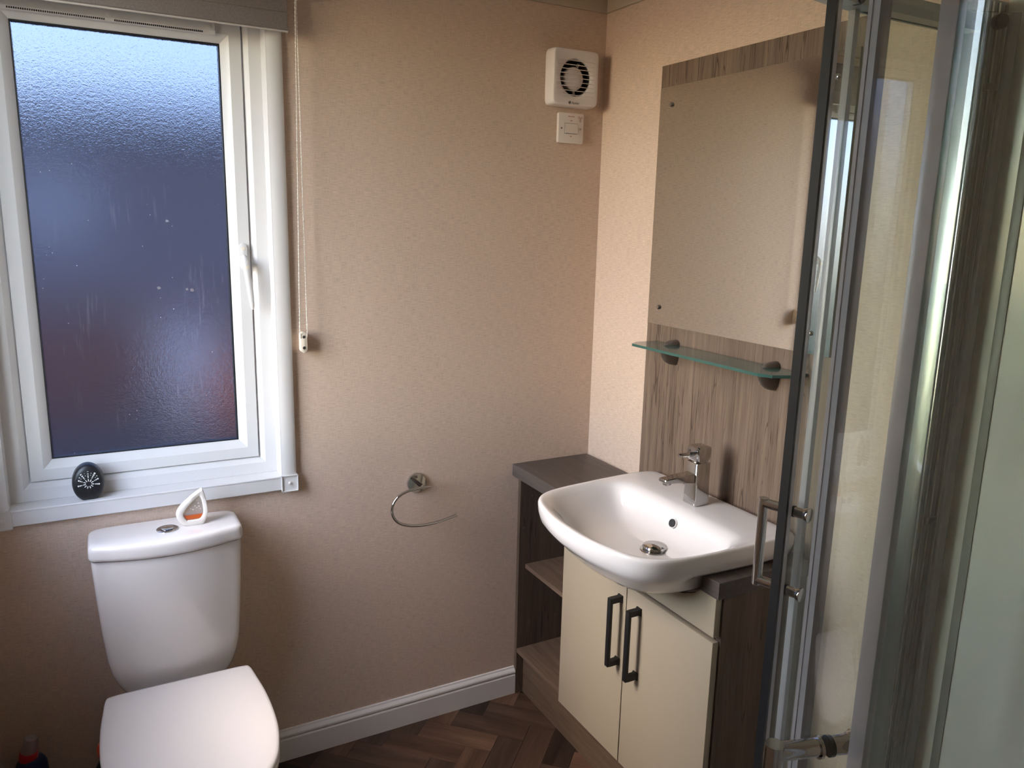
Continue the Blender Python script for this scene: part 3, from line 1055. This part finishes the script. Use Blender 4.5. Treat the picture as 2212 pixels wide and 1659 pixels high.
# ------------------------------------------------------------------ vanity wall panel, mirror, glass shelf
pn = obj('backboard', B(-.0065, -.0005, -.945, -.283, .8015, 1.966), 'panel_wood', None, 0, (0, -.614, .801))
tag(pn, 'tall brown wood-effect panel on the wall behind mirror and basin', 'wall panel')
mr = empty('mirror', (-.008, -.606, 1.59), 'large frameless mirror screwed to the wood-effect panel', 'mirror')
bm = B(-.0125, -.0085, -.922, -.2895, 1.272, 1.9075)
for f in bm.faces:
    f.material_index = 0 if abs(f.normal.x) > .5 and f.calc_center_median().x < -.012 else 1
obj('glass', bm, ['mirror', 'mirror_edge'], mr, 0)
for y, z in ((-.339, 1.861), (-.336, 1.321), (-.871, 1.857), (-.866, 1.318)):
    obj('screw_cap', lathe(BM(), (-.0125, y, z), (-1, 0, 0), [(.0065, 0), (.0065, .003), (.0045, .0055), (.001, .0062)], 20), 'chrome', mr)
gs = empty('glass_shelf', (-.06, -.62, 1.22), 'clear glass shelf with green edge below the mirror', 'shelf')
poly = [(-.010, -.330), (-.060, -.330), (-.112, -.352), (-.112, -.352), (-.114, -.490), (-.114, -.818), (-.103, -.848), (-.060, -.905), (-.010, -.905)]
poly = [(-.010, -.335), (-.085, -.335), (-.114, -.356), (-.114, -.820), (-.100, -.850), (-.060, -.868), (-.010, -.868)]
bm = prism(BM(), poly, 'z', 1.2190, 1.2260)
for f in bm.faces:
    f.material_index = 0 if abs(f.normal.z) > .9 else 1
obj('shelf', bm, ['shelf_glass', 'shelf_edge'], gs, 0)
for y in (-.4135, -.7715):
    def half_oval(z, ln, w, n=14):
        return [(-.0066 - ln * math.sin(PI * q / n), y + w * math.cos(PI * q / n), z) for q in range(n + 1)]
    rings = [half_oval(1.2188 - .0495 * t, .054 * math.sqrt(max(0, 1 - t * t)) + .003, .0155 * math.sqrt(max(0, 1 - .85 * t * t))) for t in (0, .12, .3, .5, .68, .82, .92, .98, 1)]
    k = obj('bracket', loft(BM(), rings), 'dark_metal', gs, 50)
    rings = [half_oval(1.2262 + .0125 * t, .040 * math.sqrt(max(0, 1 - t * t)) + .002, .0150 * math.sqrt(max(0, 1 - .9 * t * t))) for t in (0, .2, .45, .7, .88, 1)]
    obj('clamp', loft(BM(), rings), 'dark_metal', k, 50)

# ------------------------------------------------------------------ vanity furniture
wt = empty('worktop', (-.142, -.46, .76), 'dark charcoal wood-effect worktop around the white basin', 'worktop')
poly = [(-.0065, -.001), (-.284, -.001), (-.284, -.391), (-.100, -.391), (-.100, -.875), (-.284, -.875), (-.284, -.9275), (-.0065, -.9275)]
obj('slab', prism(BM(), poly, 'z', .7615, .801, .0012, 1), 'worktop', wt)

su = empty('open_shelf_unit', (-.13, -.155, 0), 'dark brown open shelf unit between back wall and cream doors', 'shelving')
obj('side_panel', B(-.262, -.012, -.017, -.001, .0, .7610, .0006, 1), 'dark_wood', su)
obj('back_panel', B(-.018, -.008, -.306, -.017, .0, .7610), 'dark_wood', su, 0)
obj('shelf', B(-.238, -.018, -.306, -.017, .446, .4605, .0006, 1), 'shelf_wood', su)
obj('base_shelf', B(-.261, -.018, -.306, -.017, .151, .166, .0006, 1), 'shelf_wood', su)
for x, z in ((-.215, .690), (-.215, .250), (-.245, .585)):
    obj('pin_cap', lathe(BM(), (x, -.017, z), (0, -1, 0), [(.005, 0), (.005, .0006), (.004, .001)], 16), 'dark_wood', su)

vc = empty('vanity_cabinet', (-.13, -.615, 0), 'cream two-door vanity cabinet under the basin', 'cabinet')
toe = [(-.2615, .1505), (-.2615, .761), (-.008, .761), (-.008, 0), (-.2195, 0), (-.2195, .1505)]
obj('side_panel', prism(BM(), toe, 'y', -.324, -.308), 'dark_wood', vc, 0)
obj('side_panel', prism(BM(), toe, 'y', -.9225, -.9065, .0006, 1), 'dark_wood', vc)
obj('base_panel', B(-.260, -.008, -.9065, -.324, .152, .166), 'dark_wood', vc, 0)
fas = [(-.3095, .6675), (-.9180, .6675), (-.9180, .7610), (-.868, .7610), (-.859, .752), (-.847, .742), (-.811, .726), (-.759, .711), (-.699, .700), (-.577, .700), (-.517, .711), (-.465, .726), (-.425, .742), (-.413, .752), (-.404, .7610), (-.3095, .7610)]
obj('fascia', prism(BM(), fas, 'x', -.2800, -.2625, .0008, 1), 'cream', vc)
for ya, yb_, hy in ((-.3095, -.6065, -.5855), (-.6100, -.9180, -.6625)):
    d = obj('door', B(-.2800, -.2625, yb_, ya, .1525, .6555, .0012), 'cream', vc)
    h = BM()
    for z in (.6105, .4350):
        s = 1 if z > .5 else -1
        loft(h, [[(-.2802, hy + a * w, z + b * w - s * dz) for a, b in ((-1, -1), (1, -1), (1, 1), (-1, 1))] for w, dz in ((.0095, .0, ), (.0095, 0))][:1] +
             [[(x, hy + a * w, z + b * w) for a, b in ((-1, -1), (1, -1), (1, 1), (-1, 1))] for x, w in ((-.2825, .0095), (-.287, .0072), (-.311, .0072))])
    box(h, -.3175, -.3090, hy - .0072, hy + .0072, .4278, .6177, .0012)
    obj('handle', h, 'black_handle', d, 30)
pl = obj('plinth_board', B(-.236, -.221, -.918, -.0178, 0.0003, .1495, .0008, 1), 'plinth', None, 35, (-.229, -.46, 0))
tag(pl, 'long brown wood-effect plinth board along the floor under the vanity', 'plinth')

# ------------------------------------------------------------------ basin
BY = -.633
bs = empty('basin', (-.25, BY, .80), 'white ceramic semi-recessed washbasin on the charcoal worktop', 'basin')
oh = [(-.014, 0), (-.014, .14), (-.015, .228), (-.026, .259), (-.075, .268), (-.165, .267), (-.262, .262), (-.350, .253), (-.412, .233), (-.449, .193), (-.473, .12), (-.484, .047)]
ih = [(-.166, 0), (-.166, .085), (-.1665, .150), (-.170, .192), (-.180, .216), (-.202, .228), (-.250, .229), (-.318, .222), (-.374, .203), (-.412, .158), (-.430, .093), (-.437, .033)]


def closed_half(h):
    pts = [(x, BY + y) for x, y in h]
    pts += [(x, BY - y) for x, y in h[::-1] if abs(y) > 1e-9]
    return crom(pts, 6)


OUT, INN = closed_half(oh), closed_half(ih)
ic = (-.270, BY)


def inn_s(k, z, dx=0.0):
    return [(ic[0] + (p[0] - ic[0]) * k + dx, ic[1] + (p[1] - ic[1]) * k, z) for p in INN]


def lerp(t, z):
    return [(a[0] + (b[0] - a[0]) * t, a[1] + (b[1] - a[1]) * t, z) for a, b in zip(OUT, INN)]


def zlerp(t, zf, zb):
    out = []
    for a, b in zip(OUT, INN):
        x, y = a[0] + (b[0] - a[0]) * t, a[1] + (b[1] - a[1]) * t
        f = min(1, max(0, (-x - .06) / .36))
        out.append((x, y, zb + (zf - zb) * f))
    return out


def rim(t, zf, zb):
    out = []
    for a, b in zip(OUT, INN):
        f = min(1, max(0, (-a[0] - .05) / .30))
        f = f * f * (3 - 2 * f)
        out.append((a[0] + (b[0] - a[0]) * t, a[1] + (b[1] - a[1]) * t, zb + (zf - zb) * f))
    return out


def hull(tf, ts, zf, zs):
    out = []
    for a, b in zip(OUT, INN):
        f = min(1, max(0, (-.285 - a[0]) / .075))
        f = f * f * (3 - 2 * f)
        t = ts + (tf - ts) * f
        out.append((a[0] + (b[0] - a[0]) * t, a[1] + (b[1] - a[1]) * t, zs + (zf - zs) * f))
    return out


rings = [inn_s(.25, .706), inn_s(.50, .714), inn_s(.72, .727), inn_s(.88, .742), inn_s(.97, .757),
         hull(.80, .96, .774, .796), hull(.42, .78, .790, .8030), hull(.12, .16, .807, .804), hull(.02, .04, .826, .811), hull(0, 0, .840, .833), hull(0, 0, .846, .848),
         rim(.04, .8505, .8545), rim(.10, .8528, .8565), rim(.20, .8530, .8570), rim(.36, .8505, .8562), rim(.58, .8445, .8552), rim(.80, .8365, .8532), rim(1.0, .8260, .8455),
         inn_s(.955, .817), inn_s(.90, .800), inn_s(.82, .781), inn_s(.70, .766), inn_s(.52, .757), inn_s(.30, .7535, .02), inn_s(.13, .752, .046)]
obj('bowl', loft(BM(), rings), 'ceramic', bs, 75)
wx, wy, wz = -.224, -.638, .7525
w = obj('waste', lathe(BM(), (wx, wy, wz - .003), (0, 0, 1), [(.037, 0), (.037, .0045), (.034, .0058), (.032, .0058)], 40), 'chrome', bs)
obj('plug', lathe(BM(), (wx, wy, wz + .002), (0, 0, 1), [(.027, 0), (.0305, .004), (.0315, .0075), (.0295, .0105), (.020, .0140), (.004, .016)], 40), 'chrome', w)
ovx, ovz = -.1755, .814
obj('overflow', lathe(BM(), (ovx + .006, -.642, ovz), (-.93, 0, .36), [(.0128, 0), (.0128, .0065), (.0100, .0070), (.0100, .004)], 28), 'ceramic', bs)
obj('overflow_hole', lathe(BM(), (ovx + .0045, -.642, ovz + .0005), (-.93, 0, .36), [(.0102, 0), (.0102, .0085)], 28), 'gasket', bs)

# ------------------------------------------------------------------ tap
tx, ty, tz = -.098, -.634, .8568
tp = empty('mixer_tap', (tx, ty, tz), 'square chrome basin mixer tap on the basin deck', 'tap')


def sq(cx, cy, w, d, z, r, n=5):
    return [(p[0], p[1], z) for p in rrect(cx - w, cx + w, cy - d, cy + d, r, n)]


body = [sq(tx, ty, .0238, .0238, tz, .006), sq(tx, ty, .0242, .0242, tz + .002, .006), sq(tx, ty, .0222, .0222, tz + .05, .0045), sq(tx, ty, .0218, .0218, tz + .107, .004),
        sq(tx, ty, .0205, .0205, tz + .109, .004)]
obj('body', loft(BM(), body), 'chrome', tp, 40)
spt = []
for x, w_, zt_, zb_ in ((tx - .012, .0165, .082, .056), (tx - .03, .0160, .082, .060), (tx - .07, .0150, .0800, .0655), (tx - .105, .0140, .0780, .0680), (tx - .112, .0135, .0775, .0685), (tx - .1135, .0120, .076, .070)):
    spt.append([(x, ty - w_, tz + zb_), (x, ty + w_, tz + zb_), (x, ty + w_, tz + zt_ - .002), (x, ty + w_ - .002, tz + zt_), (x, ty - w_ + .002, tz + zt_), (x, ty - w_, tz + zt_ - .002)])
obj('spout', loft(BM(), spt), 'chrome', tp, 30)
obj('aerator', lathe(BM(), (tx - .098, ty, tz + .0700), (0, 0, -1), [(.0105, 0), (.0105, .008), (.009, .010), (.007, .0085)], 28), 'chrome_b', tp)
obj('neck', lathe(BM(), (tx, ty, tz + .108), (0, 0, 1), [(.0175, 0), (.0165, .005)], 28), 'chrome_b', tp)
hd = [sq(tx, ty, .0175, .0175, tz + .1105, .006), sq(tx, ty, .0210, .0210, tz + .118, .006), sq(tx, ty, .0222, .0222, tz + .126, .005), sq(tx, ty, .0228, .0228, tz + .140, .005),
      sq(tx, ty, .0222, .0222, tz + .147, .005), sq(tx, ty, .0200, .0200, tz + .1495, .005), sq(tx, ty, .012, .012, tz + .151, .004)]
hdo = obj('lever_head', loft(BM(), hd), 'chrome', tp, 35)
lv = []
for x, w_, h_ in ((tx - .016, .0060, .0060), (tx - .030, .0060, .0058), (tx - .060, .0058, .0050), (tx - .066, .0050, .0042)):
    lv.append([(x, ty + w_ * math.cos(a), tz + .1305 + (-.016 - (x - tx)) * .02 + h_ * math.sin(a)) for a in [2 * PI * i / 16 for i in range(16)]])
obj('lever', loft(BM(), lv), 'chrome', hdo)

# ------------------------------------------------------------------ shower enclosure
struct('wall_shower', B(-.004, 0, YF, -1.205, .0, 2.15), 'shower_wall', smooth=0)
struct('trim_3', B(-.0065, -.004, -1.279, -1.262, .0, 2.15, .001), 'joint')
en = empty('shower_enclosure', (-.45, -1.73, 0), 'glass quadrant shower enclosure with curved sliding doors at right', 'shower')
RX, RY, RR = -.33, -1.725, .55


def arc_pts(cx, cy, r, a0, a1, n):
    """angle measured from +y towards -x"""
    return [(cx - r * math.sin(a0 + (a1 - a0) * i / n), cy + r * math.cos(a0 + (a1 - a0) * i / n)) for i in range(n + 1)]


def track(r):
    d = RR - r
    return [(-.0045, RY + r)] + arc_pts(RX, RY, r, 0, PI / 2, 40) + [(RX - r, YF + .002)]


def sweep_rect(outer, inner, z0, z1, mi=0):
    rings = []
    for a, b in zip(outer, inner):
        rings.append([(a[0], a[1], z0), (a[0], a[1], z1), (b[0], b[1], z1), (b[0], b[1], z0)])
    return loft(BM(), rings, mi=mi)


obj('tray', prism(BM(), track(.565)[0:] + [(-.0045, YF + .002)], 'z', 0, .045, .004), 'tray', en)
obj('top_rail', sweep_rect(track(.555), track(.520), 1.876, 1.902), 'alu', en)
obj('bottom_rail', sweep_rect(track(.555), track(.520), .0455, .066), 'alu', en)


def panel_mat(bm, ax):
    for f in bm.faces:
        n = f.normal
        f.material_index = 0 if abs(getattr(n, ax)) > .7 else 1
    return bm


fp1 = obj('fixed_panel', panel_mat(B(-.348, -.014, -1.181, -1.175, .066, 1.876), 'y'), ['glass', 'glass_edge'], en, 0)
obj('edge_seal', B(-.3560, -.3450, -1.1845, -1.1715, .066, 1.876, .001), 'seal', fp1)
fp2 = obj('fixed_panel', panel_mat(B(-.880, -.874, YF + .01, -1.706, .066, 1.876), 'x'), ['glass', 'glass_edge'], en, 0)
obj('edge_seal', B(-.8820, -.8725, -1.7080, -1.6935, .066, 1.876, .001), 'seal', fp2)
wp = obj('wall_profile', B(-.072, -.0045, -1.206, -1.166, .045, 1.93, .002), 'alu', en)
for x in (-.067, -.052, -.034, -.012):
    obj('profile_rib', B(x - .0025, x + .0025, -1.2095, -1.206, .05, 1.925, .0006), 'chrome_b', wp)
obj('wall_profile', B(-.893, -.862, YF + .0005, YF + .03, .045, 1.93, .002), 'alu', en)


def curved_door(cx, cy, r, a_lead, a_trail, sgn, hname):
    """door of curved glass; the leading edge is at a_lead, measured from the wall-facing normal"""
    n = 26
    t = .006

    def P(rr, a):
        if sgn > 0:
            return (cx - rr * math.sin(a), cy + rr * math.cos(a))
        return (cx - rr * math.cos(a), cy + rr * math.sin(a))
    z0, z1 = .075, 1.905
    rings = []
    for i in range(n + 1):
        a = a_lead + (a_trail - a_lead) * i / n
        o, q = P(r, a), P(r - t, a)
        rings.append([(o[0], o[1], z0), (o[0], o[1], z1), (q[0], q[1], z1), (q[0], q[1], z0)])
    bm = loft(BM(), rings)
    bm.normal_update()
    c = Vector((cx, cy, 0))
    for f in bm.faces:
        m_ = f.calc_center_median() - c
        m_.z = 0
        f.material_index = 0 if abs(f.normal.dot(m_.normalized())) > .8 else 1
    d = obj('door', bm, ['glass', 'glass_edge'], en, 30)

    def strip(name, r0, r1, a0, a1, m):
        rr = []
        for a in (a0, (a0 + a1) / 2, a1):
            o, q = P(r0, a), P(r1, a)
            rr.append([(o[0], o[1], z0), (o[0], o[1], z1), (q[0], q[1], z1), (q[0], q[1], z0)])
        return obj(name, loft(BM(), rr), m, d, 20)
    k = 1 / r
    if sgn > 0:
        strip('seal_carrier', r + .003, r - .010, a_lead + .002 * k, a_lead - .012 * k, 'seal')
        strip('magnetic_seal', r + .004, r - .010, a_lead + .011 * k, a_lead + .002 * k, 'seal_dark')
    else:
        strip('seal_carrier', r + .002, r - .008, a_lead + .001 * k, a_lead - .009 * k, 'seal')
        strip('rubber_seal', r + .003, r - .009, a_lead + .007 * k, a_lead + .001 * k, 'seal')
    strip('trailing_seal', r + .010, r - .004, a_trail, a_trail + .012 * k, 'seal')
    # D handle through the glass: bar outside, knobs inside
    ah = a_lead - (.024 if sgn > 0 else .040) * k
    h = BM()
    zt_, zb_ = 1.078, .935
    for z in (zt_, zb_):
        a, b = P(r + .0005, ah), P(r + .047, ah)
        cyl(h, (*a, z), (*b, z), .0085, 20)
        cyl(h, (*P(r + .0015, ah), z), (*P(r + .0045, ah), z), .0105, 20)
    cyl(h, (*P(r + .047, ah), zb_ - .0085), (*P(r + .047, ah), zt_ + .0085), .0086, 20)
    obj('handle', h, 'chrome', d, 40)
    for z in (zt_, zb_):
        cyl_ = cyl(BM(), (*P(r - t - .0002, ah), z), (*P(r - t - .004, ah), z), .0098, 20)
        obj('washer', cyl_, 'gasket', d)
        a, b = P(r - t - .004, ah), P(r - t - .030, ah)
        v = Vector((b[0] - a[0], b[1] - a[1], 0))
        obj('knob', lathe(BM(), (*a, z), v, [(.0088, 0), (.0088, .016), (.0105, .019), (.0125, .023), (.0125, .026), (.011, .027)], 28), 'chrome', d, 40)
    for aa in (a_lead + (a_trail - a_lead) * .12, a_lead + (a_trail - a_lead) * .90):
        p, q = P(r - t - .0005, aa), P(r - t - .016, aa)
        obj('roller', cyl(BM(), (*p, 1.888), (*q, 1.888), .0125, 20, bev=.002), 'black', d)
    return d


rd = .53
a18 = math.radians(18)
a22 = math.radians(22)
curved_door(-.425 + rd * math.sin(a18), -1.200 - rd * math.cos(a18), rd, a18, a18 - .42 / rd, 1, 'a')
curved_door(-.845 + rd * math.cos(a22), -1.612 - rd * math.sin(a22), rd, a22, a22 - .42 / rd, -1, 'b')
for z in (1.79, 1.005):
    obj('door_stop', B(-.045, -.020, -1.216, -1.2095, z - .006, z + .006, .002), 'black', en)

# ------------------------------------------------------------------ beyond the window: neighbouring caravan
nb = empty('static_caravan', (0, 8.0, -.75), 'dark neighbouring holiday caravan seen blurred through the window', 'caravan')
obj('wall', B(-2.9, 6.5, 7.6, 10.6, .5, 2.48), plain('slate_grey_cladding', (0.21, 0.175, 0.195), 0.6), nb, 0)
obj('skirting', B(-2.85, 6.45, 7.58, 10.5, -.75, .5), plain('brick_red_skirting', (0.20, 0.085, 0.075), 0.8), nb, 0)
obj('roof', prism(BM(), [(7.45, 2.48), (7.45, 2.54), (9.1, 2.95), (10.75, 2.54), (10.75, 2.48)], 'x', -3.0, 6.6), plain('dark_roof', (0.05, 0.05, 0.055), 0.6), nb, 0)
wn = obj('window_frame', B(-2.15, -1.25, 7.54, 7.6, 1.15, 2.05), plain('grey_frame', (0.3, 0.29, 0.31), 0.5), nb, 0)
obj('window_pane', B(-2.08, -1.32, 7.53, 7.54, 1.22, 1.98), plain('painted_sky_reflection', (0.42, 0.41, 0.46), 0.3), wn, 0)  # pale pane colour stands in for reflected sky
for gx, gy, gh, gm, lab in ((-.46, 7.0, 1.15, plain('white_enamel', (0.85, 0.84, 0.82), 0.4), 'white gas cylinder outside the window by the dark caravan'),
                        (-.02, 6.6, .80, plain('orange_enamel', (0.65, 0.14, 0.05), 0.4), 'shorter orange gas cylinder outside the window by the dark caravan')):
    g = empty('gas_cylinder', (gx, gy, -.75), lab, 'gas cylinder', 'gas cylinders by the caravan')
    obj('body', lathe(BM(), (gx, gy, -.75), (0, 0, 1), [(.20, 0), (.22, .02), (.22, gh - .15), (.18, gh - .05), (.06, gh)], 24), gm, g, 50)
    obj('valve', cyl(BM(), (gx, gy, -.75 + gh), (gx, gy, -.66 + gh), .035, 12), 'dark_metal', g)
